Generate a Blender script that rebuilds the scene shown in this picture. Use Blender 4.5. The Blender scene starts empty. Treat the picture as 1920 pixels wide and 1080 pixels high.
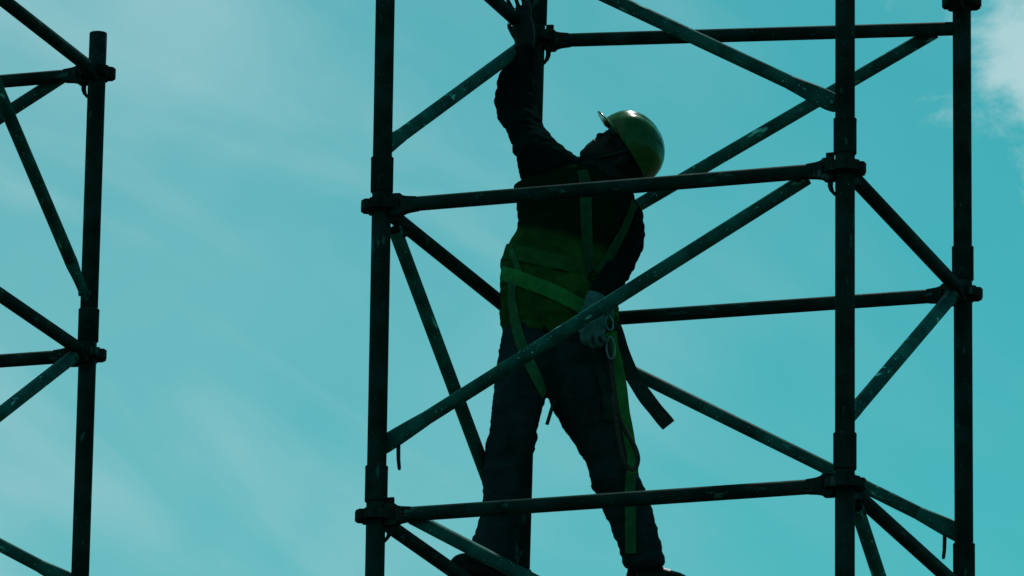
import bpy, bmesh, math, random
from mathutils import Vector, Matrix, noise
from mathutils.bvhtree import BVHTree

random.seed(7)
R = math.radians
scene = bpy.context.scene
COL = scene.collection

# ------------------------------------------------------------------ camera
YAW, PITCH, ROLL = 0.312138, 0.266969, 0.013349
cam_data = bpy.data.cameras.new('camera')
cam_data.sensor_width = 36.0
cam_data.lens = 248.136
cam_data.clip_start = 0.5
cam_data.clip_end = 3000.0
cam = bpy.data.objects.new('camera', cam_data)
COL.objects.link(cam)
cam.matrix_world = (Matrix.Translation((6.9358, -20.1575, 1.6059)) @ Matrix.Rotation(YAW, 4, 'Z')
                    @ Matrix.Rotation(math.pi / 2 + PITCH, 4, 'X') @ Matrix.Rotation(ROLL, 4, 'Z'))
scene.camera = cam

SKY_TINT = (0.122, 0.83, 0.64)
SKY_STRENGTH = 0.10
CLOUDS = {'streak_loc': (21.3, 2.0, 8.9), 'veil_loc': (4.1, 3.0, 9.2), 'puff_loc': (0.3, 2.0, 5.2),
          'streak': 0.30, 'veil': 0.17, 'haze': 0.20, 'puff': 0.92, 'colour': (4.4, 6.6, 6.9)}
# ------------------------------------------------------------------ sky, sun, exposure
SUN_ELEV = R(57)
SUN_AZ = YAW - R(16)           # heading of the sun, counter-clockwise from +Y: behind the tower, a little to the right
world = bpy.data.worlds.new('World')
scene.world = world
world.use_nodes = True
nt = world.node_tree
nt.nodes.clear()


def nd(tree, kind, **kw):
    n = tree.nodes.new(kind)
    for k, v in kw.items():
        setattr(n, k, v)
    return n


def lk(tree, a, b):
    tree.links.new(a, b)


def mth(tree, op, a, b=None, clamp=False):
    n = nd(tree, 'ShaderNodeMath', operation=op, use_clamp=clamp)
    for i, v in enumerate((a, b)):
        if v is None:
            continue
        if isinstance(v, (int, float)):
            n.inputs[i].default_value = v
        else:
            lk(tree, v, n.inputs[i])
    return n.outputs[0]


def ramp(tree, fac, lo, hi, smooth=True):
    n = nd(tree, 'ShaderNodeMapRange')
    n.interpolation_type = 'SMOOTHSTEP' if smooth else 'LINEAR'
    n.inputs[1].default_value = lo
    n.inputs[2].default_value = hi
    lk(tree, fac, n.inputs[0])
    return n.outputs[0]


def mixc(tree, fac, a, b, mode='MIX'):
    n = nd(tree, 'ShaderNodeMix', data_type='RGBA', blend_type=mode)
    for s, v in ((0, fac), (6, a), (7, b)):
        if isinstance(v, (int, float)):
            n.inputs[s].default_value = v
        elif isinstance(v, tuple):
            n.inputs[s].default_value = (*v, 1.0)
        else:
            lk(tree, v, n.inputs[s])
    return n.outputs[2]


sky = nd(nt, 'ShaderNodeTexSky', sky_type='NISHITA')
sky.sun_disc = False
sky.sun_elevation = SUN_ELEV
sky.sun_rotation = -SUN_AZ
sky.air_density = 1.0
sky.dust_density = 0.6
sky.ozone_density = 1.0
tinted = mixc(nt, 1.0, sky.outputs[0], SKY_TINT, 'MULTIPLY')
tc = nd(nt, 'ShaderNodeTexCoord')


def rotated(rx, ry, rz, scale):
    m = nd(nt, 'ShaderNodeMapping', vector_type='POINT')
    m.inputs['Rotation'].default_value = (rx, ry, rz)
    lk(nt, tc.outputs['Generated'], m.inputs['Vector'])
    m2 = nd(nt, 'ShaderNodeMapping', vector_type='POINT')
    m2.inputs['Scale'].default_value = scale
    lk(nt, m.outputs[0], m2.inputs['Vector'])
    return m2


def sky_noise(m, loc, scale, detail, rough, distort=0.0):
    m.inputs['Location'].default_value = loc
    n = nd(nt, 'ShaderNodeTexNoise')
    n.inputs['Scale'].default_value = scale
    n.inputs['Detail'].default_value = detail
    n.inputs['Roughness'].default_value = rough
    n.inputs['Distortion'].default_value = distort
    lk(nt, m.outputs[0], n.inputs['Vector'])
    return n.outputs['Fac']


CL = CLOUDS
# high thin cirrus drawn out along the wind, a soft veil, and broken cumulus towards the right
streak = ramp(nt, sky_noise(rotated(0, R(-30), -YAW, (1.0, 1.0, 4.0)), CL['streak_loc'], 14.0, 4.0, 0.5, 0.6), 0.38, 0.78)
veil = ramp(nt, sky_noise(rotated(0, R(40), -YAW, (1.0, 1.0, 1.9)), CL['veil_loc'], 13.0, 3.0, 0.5, 0.3), 0.36, 0.68)
flat_m = rotated(0, 0, -YAW, (1.0, 1.0, 1.0))
sep = nd(nt, 'ShaderNodeSeparateXYZ')
lk(nt, flat_m.outputs[0], sep.inputs[0])
dx = mth(nt, 'SUBTRACT', sep.outputs['X'], 0.115)                # one cumulus standing high on the right
dz = mth(nt, 'SUBTRACT', sep.outputs['Z'], 0.320)
dist = mth(nt, 'SQRT', mth(nt, 'ADD', mth(nt, 'MULTIPLY', dx, dx), mth(nt, 'MULTIPLY', dz, dz)))
inside = mth(nt, 'MULTIPLY', mth(nt, 'SUBTRACT', 0.0635, dist), 17.0)
puff = sky_noise(rotated(0, 0, -YAW, (1.0, 1.0, 1.3)), CL['puff_loc'], 40.0, 10.0, 0.64, 0.3)
puff = ramp(nt, mth(nt, 'ADD', puff, inside), 0.50, 0.78)
puff = mth(nt, 'MULTIPLY', puff, ramp(nt, sep.outputs['Y'], 0.0, 0.2))
left_clear = ramp(nt, sep.outputs['X'], 0.075, -0.055)
thin = mth(nt, 'ADD', mth(nt, 'MULTIPLY', streak, CL['streak']), mth(nt, 'MULTIPLY', veil, CL['veil']))
thin = mth(nt, 'MULTIPLY', mth(nt, 'ADD', thin, CL['haze']), mth(nt, 'ADD', mth(nt, 'MULTIPLY', left_clear, 0.86), 0.14))
cover = mth(nt, 'MAXIMUM', mth(nt, 'MULTIPLY', puff, CL['puff']), thin, clamp=True)
final = mixc(nt, cover, tinted, CL['colour'])
bg = nd(nt, 'ShaderNodeBackground')
bg.inputs['Strength'].default_value = SKY_STRENGTH
lk(nt, final, bg.inputs['Color'])
wo = nd(nt, 'ShaderNodeOutputWorld')
lk(nt, bg.outputs[0], wo.inputs['Surface'])

sun_data = bpy.data.lights.new('sun', 'SUN')
sun_data.energy = 5.0
sun_data.angle = R(0.5)
sun_data.color = (1.0, 0.98, 0.93)
sun = bpy.data.objects.new('sun', sun_data)
COL.objects.link(sun)
sun_dir = Vector((-math.sin(SUN_AZ) * math.cos(SUN_ELEV), math.cos(SUN_AZ) * math.cos(SUN_ELEV), math.sin(SUN_ELEV)))
sun.rotation_euler = sun_dir.to_track_quat('Z', 'Y').to_euler()
sun.location = sun_dir * 60

vs = scene.view_settings
vs.view_transform = 'Standard'
vs.look = 'None'
vs.exposure = 0.0
vs.gamma = 1.0
vs.use_curve_mapping = False

# ------------------------------------------------------------------ helpers
def link(name, me, mat=None, parent=None, smooth=True):
    if mat is not None and not me.materials:
        me.materials.append(mat)
    if smooth:
        me.polygons.foreach_set('use_smooth', [True] * len(me.polygons))
    o = bpy.data.objects.new(name, me)
    COL.objects.link(o)
    if parent is not None:
        o.parent = parent
    return o


def empty(name, loc=(0, 0, 0), rz=0.0):
    o = bpy.data.objects.new(name, None)
    o.empty_display_size = 0.2
    o.location = loc
    o.rotation_euler = (0, 0, rz)
    COL.objects.link(o)
    return o


def tag(o, label=None, cat=None, kind=None, group=None):
    for k, v in (('label', label), ('category', cat), ('kind', kind), ('group', group)):
        if v:
            o[k] = v
    return o


def to_mesh(bm, name='mesh'):
    bmesh.ops.recalc_face_normals(bm, faces=bm.faces)
    me = bpy.data.meshes.new(name)
    bm.to_mesh(me)
    bm.free()
    return me


def sharp_by_angle(me, deg=35):
    me.update()
    bm = bmesh.new()
    bm.from_mesh(me)
    for e in bm.edges:
        e.smooth = not (len(e.link_faces) == 2 and e.calc_face_angle(0) > R(deg))
    bm.to_mesh(me)
    bm.free()


def frame_of(d):
    d = d.normalized()
    a = Vector((0, 0, 1)) if abs(d.z) < 0.9 else Vector((1, 0, 0))
    u = d.cross(a).normalized()
    return u, d.cross(u).normalized()


def add_rings(bm, rings, cap=True):
    vr = [[bm.verts.new(q) for q in r] for r in rings]
    n = len(vr[0])
    for a, b in zip(vr, vr[1:]):
        for i in range(n):
            bm.faces.new((a[i], a[(i + 1) % n], b[(i + 1) % n], b[i]))
    if cap:
        bm.faces.new(vr[0][::-1])
        bm.faces.new(vr[-1])
    return vr


def circle(c, u, v, ru, rv=None, n=24):
    rv = ru if rv is None else rv
    return [c + u * (ru * math.cos(2 * math.pi * i / n)) + v * (rv * math.sin(2 * math.pi * i / n)) for i in range(n)]


def add_tube(bm, pts, radii, n=12, cap=True):
    pts = [Vector(q) for q in pts]
    rings = []
    u = None
    for i, q in enumerate(pts):
        d = (pts[min(i + 1, len(pts) - 1)] - pts[max(i - 1, 0)]).normalized()
        if u is None:
            u, v = frame_of(d)
        else:
            u = (u - d * u.dot(d)).normalized()
            v = d.cross(u)
        r = radii[i] if isinstance(radii, (list, tuple)) else radii
        rings.append(circle(q, u, v, r, n=n))
    add_rings(bm, rings, cap)


def add_box(bm, c, hx, hy, hz, rot=None):
    rot = rot or Matrix.Identity(3)
    vs_ = [bm.verts.new(Vector(c) + rot @ Vector((sx * hx, sy * hy, sz * hz)))
           for sx in (-1, 1) for sy in (-1, 1) for sz in (-1, 1)]
    for f in ((0, 1, 3, 2), (4, 6, 7, 5), (0, 4, 5, 1), (2, 3, 7, 6), (0, 2, 6, 4), (1, 5, 7, 3)):
        bm.faces.new([vs_[i] for i in f])


def spline(pts, k=6):
    """Catmull-Rom through the points, k steps per span"""
    P_ = [Vector(q) for q in pts]
    out = []
    for i in range(len(P_) - 1):
        a, b, c, d = P_[max(i - 1, 0)], P_[i], P_[i + 1], P_[min(i + 2, len(P_) - 1)]
        for j in range(k):
            t = j / k
            out.append(0.5 * ((2 * b) + (c - a) * t + (2 * a - 5 * b + 4 * c - d) * t * t + (3 * b - a - 3 * c + d) * t ** 3))
    out.append(P_[-1])
    return out


# ------------------------------------------------------------------ materials
def base_mat(name, rough=0.5, spec=0.5, metal=0.0):
    m = bpy.data.materials.new(name)
    m.use_nodes = True
    t = m.node_tree
    b = t.nodes['Principled BSDF']
    b.inputs['Roughness'].default_value = rough
    b.inputs['Specular IOR Level'].default_value = spec
    b.inputs['Metallic'].default_value = metal
    return m, t, b


def obj_noise(t, scale, detail=4, rough=0.55, stretch=(1, 1, 1)):
    c = nd(t, 'ShaderNodeTexCoord')
    oi = nd(t, 'ShaderNodeObjectInfo')
    mp = nd(t, 'ShaderNodeMapping')
    mp.inputs['Scale'].default_value = stretch
    lk(t, c.outputs['Object'], mp.inputs['Vector'])
    ad = nd(t, 'ShaderNodeVectorMath', operation='ADD')
    sc = nd(t, 'ShaderNodeVectorMath', operation='SCALE')
    sc.inputs[0].default_value = (37.0, 19.0, 53.0)
    lk(t, oi.outputs['Random'], sc.inputs['Scale'])
    lk(t, mp.outputs[0], ad.inputs[0])
    lk(t, sc.outputs[0], ad.inputs[1])
    n = nd(t, 'ShaderNodeTexNoise')
    n.inputs['Scale'].default_value = scale
    n.inputs['Detail'].default_value = detail
    n.inputs['Roughness'].default_value = rough
    lk(t, ad.outputs[0], n.inputs['Vector'])
    return n.outputs['Fac']


def bump(t, b, fac, strength, dist):
    n = nd(t, 'ShaderNodeBump')
    n.inputs['Strength'].default_value = strength
    n.inputs['Distance'].default_value = dist
    lk(t, fac, n.inputs['Height'])
    lk(t, n.outputs[0], b.inputs['Normal'])


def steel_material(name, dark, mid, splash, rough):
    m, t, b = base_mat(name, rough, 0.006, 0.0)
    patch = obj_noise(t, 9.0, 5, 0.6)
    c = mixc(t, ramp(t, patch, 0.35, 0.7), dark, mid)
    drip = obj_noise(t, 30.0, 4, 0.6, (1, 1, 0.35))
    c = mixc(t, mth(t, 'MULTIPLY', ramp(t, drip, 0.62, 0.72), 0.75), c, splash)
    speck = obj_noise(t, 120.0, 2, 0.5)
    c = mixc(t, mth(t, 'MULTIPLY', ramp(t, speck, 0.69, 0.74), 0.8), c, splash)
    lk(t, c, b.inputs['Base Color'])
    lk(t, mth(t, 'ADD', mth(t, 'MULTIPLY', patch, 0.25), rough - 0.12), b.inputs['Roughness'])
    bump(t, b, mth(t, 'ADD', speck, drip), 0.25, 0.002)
    return m


def cloth_material(name, a, c2, scale=14.0, rough=0.9):
    m, t, b = base_mat(name, rough, 0.0)
    n = obj_noise(t, scale, 5, 0.6)
    lk(t, mixc(t, ramp(t, n, 0.3, 0.7), a, c2), b.inputs['Base Color'])
    w = obj_noise(t, 420.0, 2, 0.5)
    bump(t, b, mth(t, 'ADD', w, mth(t, 'MULTIPLY', n, 2.0)), 0.35, 0.002)
    return m


MAT = {}
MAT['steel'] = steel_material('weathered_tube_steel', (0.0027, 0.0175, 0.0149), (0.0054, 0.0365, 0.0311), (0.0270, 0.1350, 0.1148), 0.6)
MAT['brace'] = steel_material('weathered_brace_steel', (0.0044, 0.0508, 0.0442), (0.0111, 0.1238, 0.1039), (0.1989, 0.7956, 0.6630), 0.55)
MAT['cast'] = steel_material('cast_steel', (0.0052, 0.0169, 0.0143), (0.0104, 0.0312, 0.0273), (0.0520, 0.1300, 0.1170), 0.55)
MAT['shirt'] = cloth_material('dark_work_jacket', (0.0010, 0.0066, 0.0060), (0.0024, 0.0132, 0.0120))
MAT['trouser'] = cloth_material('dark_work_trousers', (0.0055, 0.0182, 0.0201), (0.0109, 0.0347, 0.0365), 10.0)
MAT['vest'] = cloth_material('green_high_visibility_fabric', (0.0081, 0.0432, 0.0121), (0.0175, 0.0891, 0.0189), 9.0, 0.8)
t = MAT['vest'].node_tree                       # vest base colour blends from green at the waist to near-black higher up
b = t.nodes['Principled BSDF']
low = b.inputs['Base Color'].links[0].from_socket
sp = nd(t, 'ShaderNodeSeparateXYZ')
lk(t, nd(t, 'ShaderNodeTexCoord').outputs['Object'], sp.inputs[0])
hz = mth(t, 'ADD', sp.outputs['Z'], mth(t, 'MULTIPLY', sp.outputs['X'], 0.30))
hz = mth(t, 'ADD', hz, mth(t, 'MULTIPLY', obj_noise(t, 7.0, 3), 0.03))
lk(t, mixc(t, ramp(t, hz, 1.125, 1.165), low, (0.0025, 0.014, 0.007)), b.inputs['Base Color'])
MAT['tape'] = cloth_material('pale_green_tape', (0.0078, 0.0585, 0.0195), (0.0156, 0.0884, 0.0260), 30.0, 0.6)
MAT['strap'] = cloth_material('green_webbing', (0.0120, 0.0900, 0.0420), (0.0210, 0.1425, 0.0570), 30.0, 0.75)
MAT['chest_strap'] = cloth_material('dim_green_webbing', (0.0056, 0.0420, 0.0210), (0.0112, 0.0728, 0.0308), 30.0, 0.8)
MAT['belt'] = cloth_material('bright_green_webbing', (0.0135, 0.1425, 0.0390), (0.0240, 0.2250, 0.0570), 30.0, 0.75)
MAT['webbing'] = cloth_material('dark_webbing', (0.0052, 0.0260, 0.0221), (0.0117, 0.0442, 0.0377), 40.0, 0.8)
MAT['glove'] = cloth_material('grey_glove_fabric', (0.0203, 0.0845, 0.0777), (0.0473, 0.1521, 0.1386), 30.0, 0.85)
MAT['leather'] = cloth_material('dark_boot_leather', (0.002, 0.010, 0.009), (0.005, 0.019, 0.017), 18.0, 0.65)
MAT['rubber'] = cloth_material('black_rubber', (0.008, 0.010, 0.010), (0.014, 0.016, 0.016), 30.0, 0.8)
MAT['rope'] = cloth_material('dark_rope', (0.02, 0.03, 0.026), (0.05, 0.065, 0.055), 160.0, 0.9)
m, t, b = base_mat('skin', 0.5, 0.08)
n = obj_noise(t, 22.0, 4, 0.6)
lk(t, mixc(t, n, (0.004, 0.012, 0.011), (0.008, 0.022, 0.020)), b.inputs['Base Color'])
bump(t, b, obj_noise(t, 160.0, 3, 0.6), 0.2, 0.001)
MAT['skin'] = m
m, t, b = base_mat('green_helmet_shell', 0.28, 0.22)
n = obj_noise(t, 16.0, 5, 0.6)
scuff = obj_noise(t, 60.0, 4, 0.65, (1, 0.3, 1))
c = mixc(t, ramp(t, n, 0.3, 0.7), (0.005, 0.056, 0.011), (0.011, 0.095, 0.018))
c = mixc(t, mth(t, 'MULTIPLY', ramp(t, scuff, 0.6, 0.75), 0.5), c, (0.03, 0.09, 0.05))
lk(t, c, b.inputs['Base Color'])
lk(t, mth(t, 'ADD', mth(t, 'MULTIPLY', scuff, 0.20), 0.08), b.inputs['Roughness'])
MAT['helmet'] = m
m, t, b = base_mat('bright_hardware', 0.3, 0.5, 1.0)
n = obj_noise(t, 60.0, 3)
lk(t, mixc(t, n, (0.05, 0.13, 0.12), (0.10, 0.22, 0.20)), b.inputs['Base Color'])
MAT['metal'] = m
m, t, b = base_mat('bare_site_soil', 0.95, 0.1)
n = obj_noise(t, 0.6, 8, 0.6)
lk(t, mixc(t, ramp(t, n, 0.3, 0.7), (0.030, 0.028, 0.022), (0.065, 0.058, 0.045)), b.inputs['Base Color'])
bump(t, b, obj_noise(t, 6.0, 8, 0.65), 0.6, 0.05)
MAT['soil'] = m

# ------------------------------------------------------------------ ground
bm = bmesh.new()
N = 40
grid = [[None] * (N + 1) for _ in range(N + 1)]
for i in range(N + 1):
    for j in range(N + 1):
        x = 1500.0 * (2 * i / N - 1) ** 3
        y = 1500.0 * (2 * j / N - 1) ** 3
        grid[i][j] = bm.verts.new((x, y, -0.02 + 0.03 * noise.noise(Vector((x * 0.2, y * 0.2, 0)))))
for i in range(N):
    for j in range(N):
        bm.faces.new((grid[i][j], grid[i + 1][j], grid[i + 1][j + 1], grid[i][j + 1]))
tag(link('ground', to_mesh(bm, 'ground'), MAT['soil']), 'bare dark soil of the building site under the towers', 'ground', 'structure')

# ------------------------------------------------------------------ scaffold pieces (shared meshes)
H0 = 7.7            # height of the rosettes that carry the ledger across the worker's chest
R_POST, R_LEDGER, R_BRACE = 0.0305, 0.0232, 0.0222


def pipe_mesh(name, length, r, wall=0.004, n=28, flare=None):
    """hollow tube along +Z from 0 to length"""
    bm = bmesh.new()
    X, Y, Z = Vector((1, 0, 0)), Vector((0, 1, 0)), Vector((0, 0, 1))
    prof = [(r - wall, length * 0.0 + 0.002), (r - 0.001, 0.0), (r, 0.0015), (r, length * 0.5), (r, length - 0.0015), (r - 0.001, length), (r - wall, length - 0.002)]
    rings = [circle(Z * z, X, Y, rr, n=n) for rr, z in prof]
    add_rings(bm, rings, cap=False)
    inner = [circle(Z * 0.002, X, Y, r - wall, n=n), circle(Z * (length - 0.002), X, Y, r - wall, n=n)]
    add_rings(bm, inner, cap=False)
    bmesh.ops.remove_doubles(bm, verts=bm.verts, dist=0.0002)
    me = to_mesh(bm, name)
    sharp_by_angle(me, 50)
    return me


def rosette_mesh():
    bm = bmesh.new()
    rad = (0.030, 0.0395, 0.0545, 0.0655)
    cells = {}
    ang = []
    for k in range(8):
        for a in (-22.5, -12.0, 12.0):
            ang.append((k * 45 + a, a))
    V = []
    for a, kind in ang:
        row = []
        for q, r in enumerate(rad):
            rr = r - (0.010 if (kind == -22.5 and q == 3) else 0)
            row.append(bm.verts.new((rr * math.cos(R(a)), rr * math.sin(R(a)), -0.0150)))
        V.append(row)
    m_ = len(V)
    for i in range(m_):
        for q in range(3):
            if q == 1 and ang[i][1] == -12.0:
                continue
            a, b2 = V[i], V[(i + 1) % m_]
            bm.faces.new((a[q], a[q + 1], b2[q + 1], b2[q]))
    ret = bmesh.ops.extrude_face_region(bm, geom=bm.faces[:])
    bmesh.ops.translate(bm, verts=[e for e in ret['geom'] if isinstance(e, bmesh.types.BMVert)], vec=(0, 0, 0.030))
    me = to_mesh(bm, 'rosette')
    sharp_by_angle(me, 30)
    return me


def sleeve_mesh():
    bm = bmesh.new()
    X, Y, Z = Vector((1, 0, 0)), Vector((0, 1, 0)), Vector((0, 0, 1))
    prof = [(0.0308, 0.046), (0.0345, 0.0465), (0.0358, 0.049), (0.0358, 0.150), (0.0362, 0.152), (0.0362, 0.158), (0.0345, 0.160), (0.0308, 0.161)]
    add_rings(bm, [circle(Z * z, X, Y, r, n=28) for r, z in prof], cap=False)
    me = to_mesh(bm, 'sleeve')
    sharp_by_angle(me, 40)
    return me


def head_mesh():
    """ledger end casting: local +X runs from the post axis along the ledger"""
    bm = bmesh.new()

    def rect(x, hy, z0, z1):
        return [Vector((x, -hy, z0)), Vector((x, hy, z0)), Vector((x, hy, z1)), Vector((x, -hy, z1))]
    add_rings(bm, [rect(0.0325, 0.019, 0.0158, 0.033), rect(0.040, 0.021, 0.0158, 0.036), rect(0.066, 0.0205, 0.0158, 0.035), rect(0.070, 0.020, 0.004, 0.032)])
    add_rings(bm, [rect(0.0325, 0.019, -0.033, -0.0158), rect(0.040, 0.021, -0.036, -0.0158), rect(0.066, 0.0205, -0.035, -0.0158), rect(0.070, 0.020, -0.032, -0.004)])
    add_rings(bm, [rect(0.0672, 0.0197, -0.0310, 0.0310), rect(0.078, 0.0195, -0.0262, 0.0262), rect(0.090, 0.0195, -0.0236, 0.0236), rect(0.120, 0.0200, -0.0205, 0.0205)])
    bmesh.ops.bevel(bm, geom=bm.edges[:], offset=0.003, segments=2, affect='EDGES', profile=0.6)
    me = to_mesh(bm, 'ledger_head')
    sharp_by_angle(me, 45)
    return me


def wedge_mesh():
    """tapered flat wedge dropped through head and rosette, with a bent tongue at the lower end"""
    bm = bmesh.new()
    prof = [(0.057, 0.0125, 0.0), (0.050, 0.0135, 0.0), (0.0, 0.0105, 0.0), (-0.052, 0.0080, 0.0), (-0.066, 0.0070, -0.004), (-0.079, 0.0062, -0.014), (-0.088, 0.0055, -0.024)]
    rings = []
    for z, hw, dx in prof:
        rings.append([Vector((0.047 + dx - hw, -0.0035, z)), Vector((0.047 + dx + hw, -0.0035, z)), Vector((0.047 + dx + hw, 0.0035, z)), Vector((0.047 + dx - hw, 0.0035, z))])
    add_rings(bm, rings)
    bmesh.ops.bevel(bm, geom=bm.edges[:], offset=0.0012, segments=1, affect='EDGES')
    return to_mesh(bm, 'wedge')


def brace_end_mesh():
    """flattened, widened tube end with a rounded eye; local +Z along the brace, 0 at its tip"""
    bm = bmesh.new()
    X, Y, Z = Vector((1, 0, 0)), Vector((0, 1, 0)), Vector((0, 0, 1))
    prof = [(-0.030, 0.006, 0.007), (-0.026, 0.020, 0.0095), (-0.012, 0.0275, 0.0105), (0.010, 0.0305, 0.0110), (0.055, 0.0300, 0.0120), (0.095, 0.0275, 0.0160), (0.135, 0.0245, 0.0215), (0.160, 0.0228, 0.0228)]
    add_rings(bm, [circle(Z * z, X, Y, a, b2, n=20) for z, a, b2 in prof])
    add_tube(bm, [Y * -0.020, Y * 0.020], 0.009, n=12)
    me = to_mesh(bm, 'brace_end')
    sharp_by_angle(me, 50)
    return me


def pin_mesh():
    bm = bmesh.new()
    add_tube(bm, [(0, 0, 0.02), (0, 0, -0.02), (0.001, 0, -0.055), (0.004, 0, -0.082), (0.005, 0, -0.088)], [0.0062, 0.0066, 0.0062, 0.0058, 0.004], n=10)
    me = to_mesh(bm, 'pin')
    sharp_by_angle(me, 40)
    return me


ME = {'rosette': rosette_mesh(), 'sleeve': sleeve_mesh(), 'head': head_mesh(), 'wedge': wedge_mesh(), 'brace_end': brace_end_mesh(), 'pin': pin_mesh(),
      'post': pipe_mesh('post', 1.0, R_POST), 'post_top': pipe_mesh('post_top', 0.5, R_POST)}
for k in ME:
    ME[k].materials.append(MAT['steel' if k.startswith('post') or k == 'sleeve' else 'brace' if k == 'brace_end' else 'cast'])
pipe_cache = {}


def pipe_between(name, a, b2, r, parent):
    d = b2 - a
    key = (round(d.length, 3), r, name)
    if key not in pipe_cache:
        pipe_cache[key] = pipe_mesh(name, d.length, r, n=24)
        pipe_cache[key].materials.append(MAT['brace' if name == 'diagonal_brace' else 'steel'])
    o = link(name, pipe_cache[key], None, parent)
    u, v = frame_of(d)
    roll_ = random.uniform(0, 6.28)
    z = d.normalized()
    uu = u * math.cos(roll_) + v * math.sin(roll_)
    o.matrix_basis = Matrix.Translation(a) @ Matrix((uu, z.cross(uu), z)).transposed().to_4x4()
    return o


def place(name, me, mat4, parent):
    """child of a part, given in tower space"""
    o = link(name, me, None, parent)
    o.matrix_basis = parent.matrix_basis.inverted() @ mat4
    return o


def basis(x, z=Vector((0, 0, 1))):
    x = x.normalized()
    y = z.cross(x).normalized()
    return Matrix((x, y, x.cross(y))).transposed().to_4x4()


class Tower:
    """Four posts A (front left), B (front right), C (back right), D (back left); rosette levels 1 m apart"""

    def __init__(self, label, origin, leans, zoff, low, high, top_extra):
        self.root = empty('scaffold_tower', (origin[0], origin[1], 0))
        tag(self.root, label, 'scaffold', group='scaffold towers')
        self.leans, self.zoff, self.low, self.high = leans, zoff, low, high
        self.xy = {'A': (0, 0), 'B': (1.5, 0), 'C': (1.5, 1.5), 'D': (0, 1.5)}
        for n_ in 'ABCD':
            self.make_post(n_, top_extra)

    def at(self, n_, l):
        x, y = self.xy[n_]
        dx0, dx1, dy0 = self.leans.get(n_, (0, 0, 0))
        return Vector((x + dx0 + dx1 * l, y + dy0, H0 + l + self.zoff.get(n_, 0)))

    def make_post(self, n_, top_extra):
        base = self.at(n_, -7.6)
        for l in range(self.low, self.high + 1):
            p = self.at(n_, l)
            up = (self.at(n_, l + 1) - p).normalized()
            rot = basis(Vector((1, 0, 0)) - up * up.x, up)
            last = l == self.high
            # one-metre tube, socketed into the sleeve of the next one
            if last:
                key = 'top%.3f' % top_extra
                if key not in ME:
                    ME[key] = pipe_mesh('post', top_extra + 0.9, R_POST)
                    ME[key].materials.append(MAT['steel'])
                me = ME[key]
            else:
                me = ME['post']
            o = link('post', me, None, self.root)
            o.matrix_basis = Matrix.Translation(p - up * 0.9) @ rot
            if l >= -2:
                place('rosette', ME['rosette'], Matrix.Translation(p) @ rot @ Matrix.Rotation(random.choice((0, 0, 0.05, -0.04)), 4, 'Z'), o)
                if not (last and top_extra < 0.3):
                    place('sleeve', ME['sleeve'], Matrix.Translation(p) @ rot, o)
        bm = bmesh.new()
        add_box(bm, (0, 0, 0.006), 0.075, 0.075, 0.006)
        add_tube(bm, [(0, 0, 0.01), (0, 0, 0.9)], 0.019, n=12)
        add_tube(bm, [(0, 0, 0.70), (0, 0, 0.745)], 0.036, n=8)
        o = link('base_jack', to_mesh(bm, 'base_jack'), MAT['cast'], self.root, smooth=False)
        o.location = (base.x, base.y, 0.0)

    def ledger(self, a, b2, l, dza=0.0, dzb=0.0, heads=(True, True), wedges=(True, True)):
        pa, pb = self.at(a, l) + Vector((0, 0, dza)), self.at(b2, l) + Vector((0, 0, dzb))
        d = (pb - pa).normalized()
        sa = 0.100 if heads[0] else 0.024
        sb = 0.100 if heads[1] else 0.024
        o = pipe_between('ledger', pa + d * sa, pb - d * sb, R_LEDGER, self.root)
        if l < -2:
            return o
        for p, dd, h, w in ((pa, d, heads[0], wedges[0]), (pb, -d, heads[1], wedges[1])):
            if h:
                mt = Matrix.Translation(p) @ basis(dd)
                place('ledger_head', ME['head'], mt, o)
                if w:
                    place('wedge', ME['wedge'], mt @ Matrix.Translation((0, 0, random.uniform(-0.006, 0.012))), o)
        return o

    def brace(self, lo, hi, l, out, low_pin=False, off=0.047, lift=0.205, gap=0.085, drop=0.028, lo_gap=0.022):
        """diagonal: foot clamped to post `lo` a hand above rosette l, top fixed beside the ledger at rosette l+1 of post `hi`"""
        pa, pb = self.at(lo, l), self.at(hi, l + 1)
        hd = (pb - pa)
        hd.z = 0
        hd.normalize()
        out = Vector(out)
        a = pa + Vector((0, 0, lift)) + hd * lo_gap + out * off
        b2 = pb - hd * gap - Vector((0, 0, drop)) + out * off
        d = (b2 - a).normalized()
        o = pipe_between('diagonal_brace', a + d * 0.155, b2 - d * 0.02, R_BRACE, self.root)
        if l < -2:
            return o
        # flattened foot, wide side in the face of the tower
        y_ = out.normalized()
        x_ = y_.cross(d).normalized()
        place('brace_end', ME['brace_end'], Matrix.Translation(a) @ Matrix((x_, d.cross(x_), d)).transposed().to_4x4(), o)
        bm = bmesh.new()
        add_tube(bm, [b2 - d * 0.045 - out * 0.030, b2 - d * 0.045 + out * 0.024], 0.008, n=12)
        q = link('bolt', to_mesh(bm, 'bolt'), MAT['cast'], o)
        q.matrix_basis = o.matrix_basis.inverted()
        if low_pin:
            place('pin', ME['pin'], Matrix.Translation(a + d * 0.062 + Vector((0, 0, -0.022))) @ Matrix.Rotation(0 if low_pin > 0 else math.pi, 4, 'Z'), o)
        return o


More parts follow.
